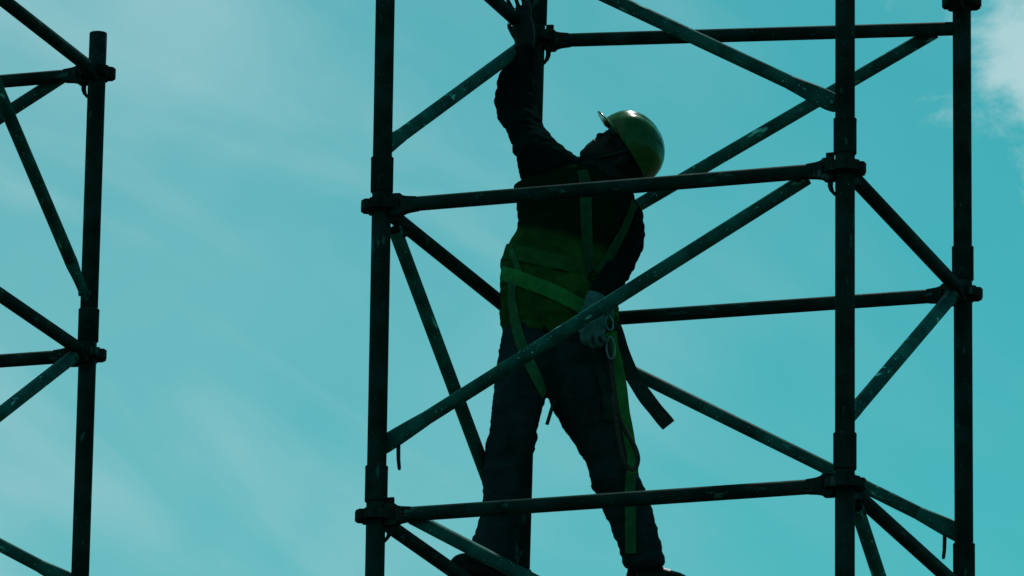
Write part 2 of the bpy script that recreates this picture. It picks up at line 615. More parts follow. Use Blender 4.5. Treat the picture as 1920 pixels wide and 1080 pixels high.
FRONT, BACK, LEFT, RIGHT = (0, -1, 0), (0, 1, 0), (-1, 0, 0), (1, 0, 0)
main = Tower('large scaffold tower of dark steel tubes that the worker stands inside',
             (0, 0), {'A': (-0.003, 0, 0), 'B': (0.003, 0, 0), 'C': (-0.002, 0, 0), 'D': (0.004, 0.016, 0)},
             {'A': -0.0055, 'B': 0.004, 'C': 0.0, 'D': 0.0}, -7, 2, 0.5)
side = Tower('scaffold tower with an open post top, cut off by the left edge of the picture',
             (-3.0656, -0.005), {'C': (0.001, 0.004, 0)}, {}, -7, 1, 0.145)
for tw in (main, side):
    for l in range(-7, tw.high + 1):
        for a, b2 in (('A', 'B'), ('D', 'C'), ('A', 'D'), ('B', 'C')):
            if tw is main and l == 1 and a == 'D':
                tw.ledger(a, b2, l, -0.012, -0.090, heads=(True, False))
            elif l >= -2:
                tw.ledger(a, b2, l, wedges=(a + b2 == 'AB' and l == -1, (a + b2 == 'AB' and l == 0) or (a + b2 == 'DC' and tw is side and l == 1)))
            else:
                tw.ledger(a, b2, l)
        if l == tw.high:
            continue
        even = l % 2 == 0
        # front and back faces zigzag; side faces zigzag the other way
        if l == -1:
            tw.brace('A', 'B', l, FRONT, off=-0.047, low_pin=1, drop=-0.004, lift=0.236, lo_gap=0.0, gap=0.115)
        elif l == 0 or l == -2:
            tw.brace('B', 'A', l, FRONT, off=-0.047, gap=0.085, drop=0.004 if l == 0 else -0.012, lift=0.229, lo_gap=0.05)
        elif even:
            tw.brace('B', 'A', l, FRONT, off=-0.047)
        else:
            tw.brace('A', 'B', l, FRONT, off=-0.047)
        if l == 0:
            tw.brace('D', 'C', l, BACK, drop=0.070 if tw is main else -0.028, gap=0.085 if tw is main else 0.12, lift=0.223 if tw is main else 0.262)
        elif l == -1:
            tw.brace('C', 'D', l, BACK, low_pin=-1)
        elif even:
            tw.brace('D', 'C', l, BACK)
        else:
            tw.brace('C', 'D', l, BACK)
        if l == 0:
            if tw is main:
                tw.brace('A', 'D', l, LEFT, gap=0.06, off=0.0, lo_gap=0.03)
            else:
                tw.brace('C', 'B', l, RIGHT, gap=0.12, off=0.0, lo_gap=0.045)
        elif l == -1:
            if tw is main:
                tw.brace('D', 'A', l, LEFT, gap=0.12, off=0.0, lo_gap=0.05)
            tw.brace('B', 'C', l, RIGHT, gap=0.10, off=-0.008, lo_gap=0.03)
        elif l == -2:
            tw.brace('C', 'B', l, RIGHT, gap=0.12, off=0.0, lo_gap=0.03)
            if tw is main:
                tw.brace('A', 'D', l, LEFT, gap=0.06, off=0.0, lo_gap=0.03)
        else:
            tw.brace('B', 'C', l, RIGHT) if even else tw.brace('C', 'B', l, RIGHT)

# ------------------------------------------------------------------ the worker
# worker measurements in metres, in the frame of the worker (x right, y away, z up from the feet)
T_torso = [(0.0086, 0.01, 0.7814, 0.1832, 0.0025, 0.095),
  (0.0021, 0.0, 0.8103, 0.1893, -0.0019, 0.11),
  (-0.0033, -0.0, 0.9005, 0.1871, -0.02, 0.1175),
  (-0.0088, 0.0, 1.0001, 0.1812, -0.0202, 0.12),
  (0.0085, 0.0, 1.0974, 0.1875, -0.0174, 0.1225),
  (0.0323, -0.0, 1.1695, 0.184, -0.002, 0.1225),
  (0.0489, -0.0, 1.2508, 0.1876, -0.0029, 0.1175),
  (0.0587, 0.0, 1.3176, 0.181, -0.0221, 0.105),
  (0.0723, -0.0, 1.3644, 0.1461, -0.0327, 0.085),
  (0.1037, -0.0, 1.3867, 0.0829, -0.0336, 0.065),
  (0.1114, 0.0, 1.4061, 0.0573, -0.0257, 0.05)]
T_vest = [(0.0029, 0.0, 0.8184, 0.1849, 0.0007, 0.1125),
  (-0.0038, -0.0, 0.8725, 0.1895, -0.0028, 0.1275),
  (-0.0024, -0.0, 0.9005, 0.1897, -0.02, 0.131),
  (-0.0088, 0.0, 1.0001, 0.1847, -0.0201, 0.1325),
  (-0.0, -0.0, 1.0773, 0.1891, -0.0083, 0.134),
  (0.0221, -0.0, 1.1412, 0.1874, -0.0029, 0.134),
  (0.0383, 0.0, 1.1778, 0.1814, -0.0029, 0.134),
  (0.0463, -0.0, 1.2508, 0.1885, -0.0029, 0.129),
  (0.0424, -0.0, 1.2891, 0.1939, -0.0083, 0.12),
  (0.0394, -0.0, 1.3173, 0.1932, -0.0147, 0.11),
  (0.0532, 0.0, 1.3458, 0.1651, -0.0141, 0.095),
  (0.0634, 0.0, 1.3734, 0.1055, -0.0168, 0.075)]
T_arm_r = [(-0.0166, 0.0, 1.3156, 0.0946, 0.0141, 0.08),
  (-0.0394, 0.0, 1.3866, 0.099, 0.016, 0.0775),
  (-0.0565, 0.01, 1.4313, 0.0877, 0.0122, 0.075),
  (-0.094, 0.03, 1.4871, 0.0703, 0.0129, 0.0675),
  (-0.1217, 0.07, 1.5381, 0.0626, 0.0046, 0.0625),
  (-0.1435, 0.11, 1.6004, 0.0663, 0.0037, 0.06),
  (-0.1564, 0.14, 1.6518, 0.0682, 0.0019, 0.06),
  (-0.1554, 0.17, 1.7248, 0.063, -0.001, 0.0575),
  (-0.1507, 0.185, 1.7795, 0.056, 0.0008, 0.0525),
  (-0.1372, 0.2, 1.8392, 0.0419, -0.0022, 0.0425),
  (-0.1287, 0.205, 1.8726, 0.0329, -0.0005, 0.035)]
T_arm_l = [(0.1886, 0.03, 1.2851, 0.0624, -0.0028, 0.075),
  (0.2066, 0.04, 1.2498, 0.0624, -0.0083, 0.075),
  (0.2108, 0.05, 1.1943, 0.0606, -0.0046, 0.07),
  (0.2032, 0.03, 1.1194, 0.0562, -0.012, 0.0675),
  (0.1782, -0.03, 1.0479, 0.0491, -0.0193, 0.0625),
  (0.1514, -0.11, 0.9748, 0.0367, -0.0193, 0.05),
  (0.1224, -0.17, 0.913, 0.0305, -0.014, 0.04),
  (0.1094, -0.19, 0.8823, 0.0296, -0.0139, 0.035)]
T_leg_l = [(-0.064, 0.0, 0.8662, 0.1153, -0.0093, 0.1),
  (-0.0867, -0.0, 0.7973, 0.1073, -0.0057, 0.1075),
  (-0.11, -0.01, 0.6979, 0.0967, -0.0032, 0.105),
  (-0.1307, -0.02, 0.6097, 0.0835, -0.0042, 0.1),
  (-0.1461, -0.03, 0.5199, 0.0756, -0.0052, 0.0925),
  (-0.149, -0.03, 0.476, 0.0773, -0.0061, 0.09),
  (-0.1598, -0.03, 0.4383, 0.0781, -0.0043, 0.09),
  (-0.1687, -0.02, 0.3907, 0.0737, -0.0008, 0.0825),
  (-0.175, -0.01, 0.3412, 0.072, -0.0008, 0.08),
  (-0.1773, 0.0, 0.2589, 0.0667, 0.0036, 0.075),
  (-0.1903, 0.01, 0.1979, 0.0684, 0.0027, 0.0725),
  (-0.2052, 0.01, 0.139, 0.0702, -0.0026, 0.07),
  (-0.2124, 0.01, 0.0962, 0.0814, -0.0024, 0.07),
  (-0.2171, 0.01, 0.0659, 0.09, -0.0041, 0.0725)]
T_leg_r = [(0.0758, 0.0, 0.8573, 0.1117, 0.0015, 0.1),
  (0.0712, -0.0, 0.7869, 0.1203, -0.0001, 0.1075),
  (0.067, 0.01, 0.7011, 0.1185, 0.0016, 0.105),
  (0.082, 0.02, 0.6139, 0.1167, -0.002, 0.1025),
  (0.1054, 0.03, 0.5485, 0.1063, -0.0021, 0.1),
  (0.1396, 0.05, 0.4732, 0.0906, -0.0041, 0.0925),
  (0.1683, 0.07, 0.4139, 0.0802, -0.0043, 0.09),
  (0.1855, 0.08, 0.3664, 0.0792, -0.0007, 0.0875),
  (0.1928, 0.09, 0.3403, 0.0845, 0.003, 0.085),
  (0.2072, 0.1, 0.3143, 0.0792, 0.0029, 0.08),
  (0.2333, 0.12, 0.255, 0.0766, 0.0064, 0.075),
  (0.2642, 0.15, 0.1748, 0.0697, 0.0045, 0.07),
  (0.279, 0.17, 0.1206, 0.0697, 0.0027, 0.0675),
  (0.2828, 0.175, 0.1004, 0.068, 0.0027, 0.065)]
T_palm_r = [(-0.1285, 0.204, 1.8592, 0.0312, -0.0005, 0.025),
  (-0.1288, 0.206, 1.8822, 0.033, -0.0005, 0.023),
  (-0.1301, 0.21, 1.9235, 0.0357, -0.0014, 0.021),
  (-0.1342, 0.208, 1.9602, 0.0339, -0.0014, 0.018),
  (-0.139, 0.204, 1.9887, 0.0277, -0.0015, 0.015)]
T_fing_r = [[(-0.1611, 0.2, 1.9741),
  (-0.1741, 0.186, 2.0068),
  (-0.1887, 0.176, 2.0333),
  (-0.1997, 0.21, 2.0627)], [(-0.147, 0.204, 1.983),
  (-0.1547, 0.194, 2.0246),
  (-0.1694, 0.19, 2.0568),
  (-0.1802, 0.225, 2.079)], [(-0.1309, 0.206, 1.9839),
  (-0.1314, 0.2, 2.0231),
  (-0.1461, 0.2, 2.0565),
  (-0.1587, 0.24, 2.0766)], [(-0.1147, 0.208, 1.9735),
  (-0.1152, 0.206, 2.0102),
  (-0.1262, 0.215, 2.0429),
  (-0.1405, 0.25, 2.0575)]]
T_thumb_r = [(-0.1531, 0.205, 1.9011),
  (-0.1694, 0.212, 1.9255),
  (-0.1804, 0.225, 1.9518),
  (-0.1788, 0.255, 1.9724)]
T_palm_l = [(0.1127, -0.19, 0.8931, 0.0296, -0.014, 0.025),
  (0.1075, -0.205, 0.8674, 0.0313, -0.0139, 0.023),
  (0.1042, -0.22, 0.8293, 0.0382, -0.012, 0.022),
  (0.1044, -0.225, 0.8011, 0.0381, -0.0066, 0.018),
  (0.1046, -0.225, 0.785, 0.0346, -0.0049, 0.014)]
T_fing_l = [[(0.0768, -0.228, 0.7927),
  (0.0702, -0.232, 0.7594),
  (0.081, -0.215, 0.7426),
  (0.0984, -0.195, 0.7553)], [(0.0959, -0.228, 0.7876),
  (0.0927, -0.234, 0.7485),
  (0.1035, -0.215, 0.7322),
  (0.1193, -0.192, 0.7475)], [(0.1149, -0.228, 0.7861),
  (0.1152, -0.234, 0.7488),
  (0.126, -0.215, 0.7361),
  (0.1365, -0.195, 0.7523)], [(0.1339, -0.226, 0.7887),
  (0.1376, -0.23, 0.7609),
  (0.1466, -0.213, 0.7512),
  (0.1502, -0.195, 0.7668)]]
T_thumb_l = [(0.0798, -0.22, 0.8558),
  (0.0592, -0.232, 0.8236),
  (0.056, -0.238, 0.7934),
  (0.07, -0.238, 0.7721)]
T_head_c = (0.1907, -0.02, 1.4425)
T_neck = [(0.1395, 0.0, 1.3178, 0.0791, -0.0117, 0.06),
  (0.139, -0.005, 1.3574, 0.0757, -0.02, 0.0575),
  (0.1473, -0.015, 1.3939, 0.074, -0.0264, 0.0575),
  (0.1636, -0.02, 1.4247, 0.066, -0.0219, 0.055)]
T_view = (0.0, 0.9646, 0.2638)
T_strap_a = [(0.0632, -0.35, 1.2896),
  (0.0741, -0.35, 1.2412),
  (0.0786, -0.35, 1.1424),
  (0.0812, -0.35, 1.0528),
  (0.0905, -0.35, 0.9814),
  (0.1048, -0.35, 0.9316)]
T_strap_b = [(0.2336, -0.35, 1.1805),
  (0.2167, -0.35, 1.13),
  (0.1829, -0.35, 1.0542),
  (0.1456, -0.35, 0.9857),
  (0.1151, -0.35, 0.9353)]
T_thigh_l = [(-0.1348, -0.35, 0.9515),
  (-0.1565, -0.35, 0.8976),
  (-0.152, -0.35, 0.8175),
  (-0.1336, -0.35, 0.7252),
  (-0.1052, -0.35, 0.6475),
  (-0.0805, -0.35, 0.5946),
  (-0.0558, -0.35, 0.5312)]
T_belt = [(-0.188, -0.35, 0.9382),
  (-0.143, -0.35, 0.9246),
  (-0.0911, -0.35, 0.9039),
  (-0.022, -0.35, 0.8763),
  (0.0438, -0.35, 0.8415),
  (0.0992, -0.35, 0.8031),
  (0.168, -0.35, 0.7898)]
T_band = [(-0.1821, -0.35, 1.0134),
  (-0.1095, -0.35, 1.0001),
  (-0.0232, -0.35, 0.9798),
  (0.0631, -0.35, 0.9631),
  (0.1668, -0.35, 0.9289)]
T_hipstrap = [(-0.1649, -0.35, 1.0208),
  (-0.1472, -0.35, 0.9781),
  (-0.1346, -0.35, 0.939)]
T_thigh_r = [(0.1304, -0.35, 0.768),
  (0.1174, -0.35, 0.6967),
  (0.1215, -0.35, 0.6258),
  (0.1462, -0.35, 0.5552),
  (0.1574, -0.35, 0.4493)]
T_legstrap = [(0.2342, -0.35, 0.283),
  (0.2313, -0.35, 0.2126),
  (0.2353, -0.35, 0.1425),
  (0.2376, -0.35, 0.0725),
  (0.2399, -0.35, 0.0008)]
T_green = [(0.1642, -0.17, 0.7951),
  (0.1755, -0.15, 0.7325),
  (0.194, -0.12, 0.66),
  (0.2092, -0.09, 0.5695),
  (0.2244, -0.06, 0.4844),
  (0.2395, -0.03, 0.4099),
  (0.2436, -0.02, 0.3588)]
T_web = [(0.1719, -0.1, 0.8427),
  (0.1901, -0.08, 0.7871),
  (0.2225, -0.06, 0.703),
  (0.2703, -0.05, 0.6236),
  (0.3177, -0.05, 0.5598),
  (0.3562, -0.05, 0.5155)]
T_rope = [(0.1537, -0.2, 0.7548),
  (0.1669, -0.18, 0.6708),
  (0.1766, -0.16, 0.5958),
  (0.1914, -0.14, 0.5208),
  (0.2182, -0.12, 0.4692),
  (0.2447, -0.11, 0.4257),
  (0.2554, -0.11, 0.3867),
  (0.247, -0.11, 0.3546),
  (0.228, -0.11, 0.3543),
  (0.2103, -0.12, 0.38),
  (0.1958, -0.13, 0.4343),
  (0.1845, -0.15, 0.5004),
  (0.173, -0.17, 0.5842)]
T_tab = [(-0.0161, -0.06, 0.592),
  (-0.0278, -0.06, 0.5525),
  (-0.0412, -0.06, 0.5093)]
T_hook = [(0.1586, -0.21, 0.7629),
  (0.1646, -0.2, 0.6977)]
T_pouch = (0.1466, -0.14, 0.8819)


person = empty('person', (0.2358, 1.1261, 6.724), YAW)
tag(person, 'worker in green hard hat and harness, one arm raised to the tower post', 'person')


def loft(bm, secs, grow=0.0, depth=0.0, n=28, power=2.3, round_ends=True):
    """closed loft; a section is centre xyz, half width vector (x, z), half depth"""
    pts = [Vector((*s[:3], )) for s in secs]
    S_ = [(Vector(s[:3]), Vector((s[3], 0, s[4])), s[5]) for s in secs]
    # resample smoothly
    fine = []
    for i in range(len(S_) - 1):
        k = 4
        for j in range(k):
            t_ = j / k
            fine.append((i, t_))
    fine.append((len(S_) - 2, 1.0))

    def cr(vals, i, t_):
        a, b2, c, d = vals[max(i - 1, 0)], vals[i], vals[i + 1], vals[min(i + 2, len(vals) - 1)]
        return 0.5 * ((2 * b2) + (c - a) * t_ + (2 * a - 5 * b2 + 4 * c - d) * t_ * t_ + (3 * b2 - a - 3 * c + d) * t_ ** 3)
    C_ = [cr([s[0] for s in S_], i, t_) for i, t_ in fine]
    W_ = [cr([s[1] for s in S_], i, t_) for i, t_ in fine]
    D_ = [cr([s[2] for s in S_], i, t_) for i, t_ in fine]
    rings = []

    def ring(c, w, dp):
        out = []
        wn = w.normalized()
        w2 = w + wn * grow
        for q in range(n):
            a = 2 * math.pi * q / n
            ca, sa = math.cos(a), math.sin(a)
            e = 2.0 / power
            x = math.copysign(abs(ca) ** e, ca)
            y = math.copysign(abs(sa) ** e, sa)
            out.append(c + w2 * x + Vector((0, 1, 0)) * ((dp + grow + depth) * y))
        return out
    if round_ends:
        d0 = (C_[0] - C_[1]).normalized()
        for s, f in ((0.45, 0.22), (0.8, 0.12)):
            rings.append(ring(C_[0] + d0 * W_[0].length * f, W_[0] * s, D_[0] * s))
    rings += [ring(c, w, dp) for c, w, dp in zip(C_, W_, D_)]
    if round_ends:
        d1 = (C_[-1] - C_[-2]).normalized()
        for s, f in ((0.8, 0.12), (0.45, 0.22)):
            rings.append(ring(C_[-1] + d1 * W_[-1].length * f, W_[-1] * s, D_[-1] * s))
    add_rings(bm, rings)


def ellipsoid(bm, c, axes, radii, nu=20, nv=12):
    f, u, s = axes
    rings = []
    for j in range(1, nv):
        ph = math.pi * j / nv
        rings.append([Vector(c) + u * (radii[1] * math.cos(ph)) + f * (radii[0] * math.sin(ph) * math.cos(2 * math.pi * i / nu))
                      + s * (radii[2] * math.sin(ph) * math.sin(2 * math.pi * i / nu)) for i in range(nu)])
    add_rings(bm, rings)


def remeshed(bm, voxel, smooth_it, name):
    me = to_mesh(bm, name + '_raw')
    o = bpy.data.objects.new(name + '_tmp', me)
    COL.objects.link(o)
    md = o.modifiers.new('remesh', 'REMESH')
    md.mode = 'VOXEL'
    md.voxel_size = voxel
    sm = o.modifiers.new('smooth', 'SMOOTH')
    sm.factor = 0.5
    sm.iterations = smooth_it
    dg = bpy.context.evaluated_depsgraph_get()
    out = bpy.data.meshes.new_from_object(o.evaluated_get(dg))
    bpy.data.objects.remove(o)
    out.name = name
    return out


def folds(me, amp, scale, stretch=(1, 1, 1), fine=0.35, keep=None, seed=0.0):
    me.update()
    nrm = [v.normal.copy() for v in me.vertices]
    for v, nn in zip(me.vertices, nrm):
        q = Vector((v.co.x * stretch[0], v.co.y * stretch[1], v.co.z * stretch[2])) * scale + Vector((seed, seed, seed))
        w = noise.noise(q + 0.5 * noise.noise_vector(q * 0.7))
        ridge = 1.0 - 2.0 * abs(w) * 1.6
        h = 0.6 * ridge * 0.5 + fine * noise.noise(q * 3.1)
        k = keep(v.co) if keep else 1.0
        v.co += nn * (amp * h * k)


def fingers(bm, chains, radius, grow=0.0):
    for ch in chains:
        pts = spline(ch, 4)
        m_ = len(pts) - 1
        rad = []
        for i in range(len(pts)):
            t_ = i / m_
            r = radius * (1.0 - 0.25 * t_) * (1.0 + 0.06 * math.sin(t_ * 9.5)) + grow
            rad.append(r)
        end = (pts[-1] - pts[-2]).normalized()
        pts = pts + [pts[-1] + end * radius * 0.5, pts[-1] + end * radius * 0.75]
        rad = rad + [rad[-1] * 0.75, rad[-1] * 0.3]
        add_tube(bm, pts, rad, n=10)


def shrink(secs, k, kd):
    return [(s[0], s[1], s[2], s[3] * k, s[4] * k, s[5] * kd) for s in secs]


# head axes: the face is tipped back and turned towards the raised hand
HF = Vector((-0.52, -0.46, 0.72)).normalized()
HU = Vector((0.78, -0.10, 0.62))
HU = (HU - HF * HU.dot(HF)).normalized()
HS = HF.cross(HU)
HC = Vector(T_head_c)
AX = (HF, HU, HS)


def hp(f, u, s=0.0):
    return HC + HF * f + HU * u + HS * s


# body: one continuous surface
bm = bmesh.new()
loft(bm, shrink(T_torso, 0.90, 0.86))
loft(bm, shrink(T_arm_r, 0.78, 0.78))
loft(bm, shrink(T_arm_l, 0.78, 0.78))
loft(bm, shrink(T_leg_l, 0.84, 0.80))
loft(bm, shrink(T_leg_r, 0.84, 0.80))
loft(bm, T_neck)
loft(bm, T_palm_r)
fingers(bm, T_fing_r, 0.0086)
fingers(bm, [T_thumb_r], 0.0100)
loft(bm, shrink(T_palm_l, 0.9, 0.85))
fingers(bm, T_fing_l, 0.0072)
fingers(bm, [T_thumb_l], 0.0080)
for c, r in ((hp(-0.012, 0.030), (0.094, 0.086, 0.074)), (hp(0.030, -0.028), (0.056, 0.074, 0.060)), (hp(0.026, -0.070), (0.052, 0.036, 0.050)),
             (hp(0.060, -0.100), (0.022, 0.020, 0.025)), (hp(0.083, -0.028), (0.017, 0.014, 0.016)), (hp(0.078, -0.010), (0.013, 0.026, 0.011)),
             (hp(0.046, -0.068), (0.042, 0.046, 0.047)), (hp(0.020, -0.096), (0.046, 0.034, 0.046)),
             (hp(0.076, 0.020), (0.018, 0.011, 0.050)), (hp(0.079, -0.052), (0.012, 0.006, 0.022)), (hp(0.077, -0.063), (0.012, 0.007, 0.019)),
             (hp(0.062, -0.022, 0.036), (0.020, 0.017, 0.020)), (hp(0.062, -0.022, -0.036), (0.020, 0.017, 0.020)),
             (hp(0.072, 0.002, 0.030), (0.011, 0.009, 0.012)), (hp(0.072, 0.002, -0.030), (0.011, 0.009, 0.012)),
             (hp(-0.006, -0.012, 0.074), (0.018, 0.032, 0.010)), (hp(-0.006, -0.012, -0.074), (0.018, 0.032, 0.010))):
    ellipsoid(bm, c, AX, r)
# feet inside the boots
for a, b2 in (((-0.200, 0.02, 0.07), (-0.285, -0.075, 0.045)), ((0.275, 0.225, 0.08), (0.375, 0.165, 0.055))):
    add_tube(bm, [a, (Vector(a) + Vector(b2)) / 2, b2], [0.035, 0.036, 0.026], n=14)
body_me = remeshed(bm, 0.0045, 2, 'body')
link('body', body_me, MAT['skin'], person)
for s in (1, -1):
    bm = bmesh.new()
    ellipsoid(bm, hp(0.0745, 0.003, s * 0.030), AX, (0.010, 0.0085, 0.0100), 14, 8)
    link('eye', to_mesh(bm, 'eye'), MAT['leather'], person)

# trousers
bm = bmesh.new()
loft(bm, T_torso[:3], -0.006)
loft(bm, T_leg_l)
loft(bm, T_leg_r)
me = remeshed(bm, 0.008, 3, 'trousers')
folds(me, 0.0110, 13.0, (1, 1, 1.9), 0.30, seed=3.0)
trousers_me = me
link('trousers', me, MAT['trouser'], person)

# jacket with both sleeves
bm = bmesh.new()
loft(bm, T_torso, -0.004)
loft(bm, T_arm_r)
loft(bm, T_arm_l)
me = remeshed(bm, 0.0075, 3, 'jacket')
folds(me, 0.0125, 11.0, (1, 1, 1.25), 0.5, seed=11.0)
jacket_me = me
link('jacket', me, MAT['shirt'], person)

# high-visibility vest over the jacket
bm = bmesh.new()
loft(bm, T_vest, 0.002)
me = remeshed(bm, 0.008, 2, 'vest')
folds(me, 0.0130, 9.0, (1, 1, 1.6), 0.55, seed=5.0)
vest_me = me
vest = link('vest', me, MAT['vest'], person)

# surfaces to lay the harness on
combo_v, combo_f = [], []
for me in (trousers_me, jacket_me, vest_me):
    o_ = len(combo_v)
    combo_v += [v.co.copy() for v in me.vertices]
    combo_f += [[o_ + i for i in p.vertices] for p in me.polygons]
bvh = BVHTree.FromPolygons(combo_v, combo_f)
flat_me = (trousers_me, vest_me)
tv, tf = [], []
for me in flat_me:
    o_ = len(tv)
    tv += [v.co.copy() for v in me.vertices]
    tf += [[o_ + i for i in p.vertices] for p in me.polygons]
bvh_trunk = BVHTree.FromPolygons(tv, tf)
VIEW = Vector(T_view)


def ribbon(name, pts, width, mat, parent, lay=True, thick=0.003, k=7, lift=0.005, twist=None, trunk=True):
    pts = spline(pts, k)
    if lay:
        out = []
        for q in pts:
            hit = (bvh_trunk if trunk else bvh).ray_cast(q - VIEW * 0.6, VIEW)
            if hit[0] is not None:
                out.append([hit[0], hit[1] if hit[1].dot(VIEW) < 0 else -hit[1]])
            elif out:
                out.append([q + VIEW * ((out[-1][0] - q).dot(VIEW)), out[-1][1]])
        for _ in range(3):
            for i in range(1, len(out) - 1):
                out[i][0] = (out[i - 1][0] + out[i][0] * 2 + out[i + 1][0]) / 4
                out[i][1] = (out[i - 1][1] + out[i][1] + out[i + 1][1]).normalized()
        pts = [a + n_ * lift for a, n_ in out]
        nor = [n_ for a, n_ in out]
    else:
        nor = [(-VIEW + Vector((0.5 * math.sin(i * 0.35 + (twist or 0)), 0, 0))).normalized() for i in range(len(pts))]
    bm = bmesh.new()
    rings = []
    for i, q in enumerate(pts):
        d = (pts[min(i + 1, len(pts) - 1)] - pts[max(i - 1, 0)]).normalized()
        nn = (nor[i] - d * nor[i].dot(d)).normalized()
        s_ = d.cross(nn)
        w = width / 2
        rings.append([q + s_ * w - nn * thick, q + s_ * w, q + s_ * (w * 0.5) + nn * thick * 0.6, q - s_ * (w * 0.5) + nn * thick * 0.6, q - s_ * w, q - s_ * w - nn * thick])
    add_rings(bm, rings)
    me = to_mesh(bm, name)
    sharp_by_angle(me, 40)
    return link(name, me, mat, parent)


# vest tapes
ribbon('reflective_tape', T_band, 0.050, MAT['tape'], vest, lift=0.004)
# harness
harness = ribbon('harness', T_strap_a, 0.038, MAT['chest_strap'], person, lift=0.007)
ribbon('shoulder_strap', T_strap_b, 0.036, MAT['chest_strap'], harness, lift=0.006)
ribbon('waist_belt', T_belt, 0.048, MAT['belt'], harness, lift=0.009)
ribbon('hip_strap', T_hipstrap, 0.022, MAT['strap'], harness, lift=0.006)
ribbon('thigh_strap', T_thigh_l, 0.036, MAT['strap'], harness, lift=0.007)
ribbon('thigh_strap', T_thigh_r, 0.034, MAT['webbing'], harness, lift=0.007)
ribbon('leg_strap', T_legstrap, 0.036, MAT['strap'], harness, lift=0.007)
ribbon('lanyard', T_green, 0.036, MAT['belt'], harness, lay=False)
ribbon('webbing_tail', T_web, 0.050, MAT['webbing'], harness, lay=False, twist=1.5)
ribbon('strap_tail', T_tab, 0.012, MAT['webbing'], harness, lay=False)
bm = bmesh.new()
add_tube(bm, spline(T_rope, 6), 0.0080, n=8)
link('rope', to_mesh(bm, 'rope'), MAT['rope'], harness)


def ring_tube(name, c, u, v, ru, rv, r, mat, parent, n=24):
    bm = bmesh.new()
    pts = [c + u * (ru * math.cos(2 * math.pi * i / n)) + v * (rv * math.sin(2 * math.pi * i / n)) for i in range(n + 1)]
    add_tube(bm, pts, r, n=8)
    return link(name, to_mesh(bm, name), mat, parent)


h0, h1 = Vector(T_hook[0]), Vector(T_hook[1])
du = (h1 - h0).normalized()
dv = du.cross(VIEW).normalized()
ring_tube('snap_hook', (h0 + h1) / 2, du, dv, (h1 - h0).length * 0.55, 0.013, 0.0042, MAT['metal'], harness)
jc = bvh.ray_cast(Vector(T_strap_a[-1]) - VIEW * 0.6, VIEW)
if jc[0] is not None:
    c = jc[0] - VIEW * 0.012
    ring_tube('chest_ring', c, Vector((1, 0, 0)), Vector((0, -0.25, 1)).normalized(), 0.014, 0.017, 0.0036, MAT['cast'], harness)

# left glove on the waist
bm = bmesh.new()
loft(bm, T_palm_l, 0.001)
fingers(bm, T_fing_l, 0.0088, 0.0)
fingers(bm, [T_thumb_l], 0.0100)
gl = [tuple(s) for s in T_arm_l[-2:]]
loft(bm, gl, 0.004)
me = remeshed(bm, 0.004, 2, 'glove')
folds(me, 0.004, 40.0, (1, 1, 1.3), 0.4, seed=2.0)
link('glove', me, MAT['glove'], person)

# tool pouch and clips hanging from the belt beside the glove
bm = bmesh.new()
pc = Vector(T_pouch)
add_box(bm, pc, 0.026, 0.018, 0.044, Matrix.Rotation(R(8), 3, 'Y'))
add_box(bm, pc + Vector((-0.002, -0.012, 0.030)), 0.028, 0.012, 0.016, Matrix.Rotation(R(12), 3, 'Y'))
me = remeshed(bm, 0.004, 3, 'tool_pouch')
folds(me, 0.006, 34.0, (1, 1, 1.4), 0.5, seed=6.0)
link('tool_pouch', me, MAT['glove'], harness)
for px_, pz_, ru_, rv_, tl in ((-0.030, 0.030, 0.013, 0.024, 0.5), (-0.052, 0.010, 0.010, 0.022, -0.4), (0.010, -0.062, 0.012, 0.026, 0.15), (-0.012, -0.080, 0.010, 0.020, -0.3), (-0.040, -0.030, 0.014, 0.020, 0.9), (0.022, 0.012, 0.011, 0.019, 0.6)):
    ring_tube('clip', pc + Vector((px_, -0.045, pz_)), Vector((math.cos(tl), 0.2, math.sin(tl))).normalized(), Vector((-math.sin(tl), 0.1, math.cos(tl))).normalized(), ru_, rv_, 0.0036, MAT['metal'], harness)

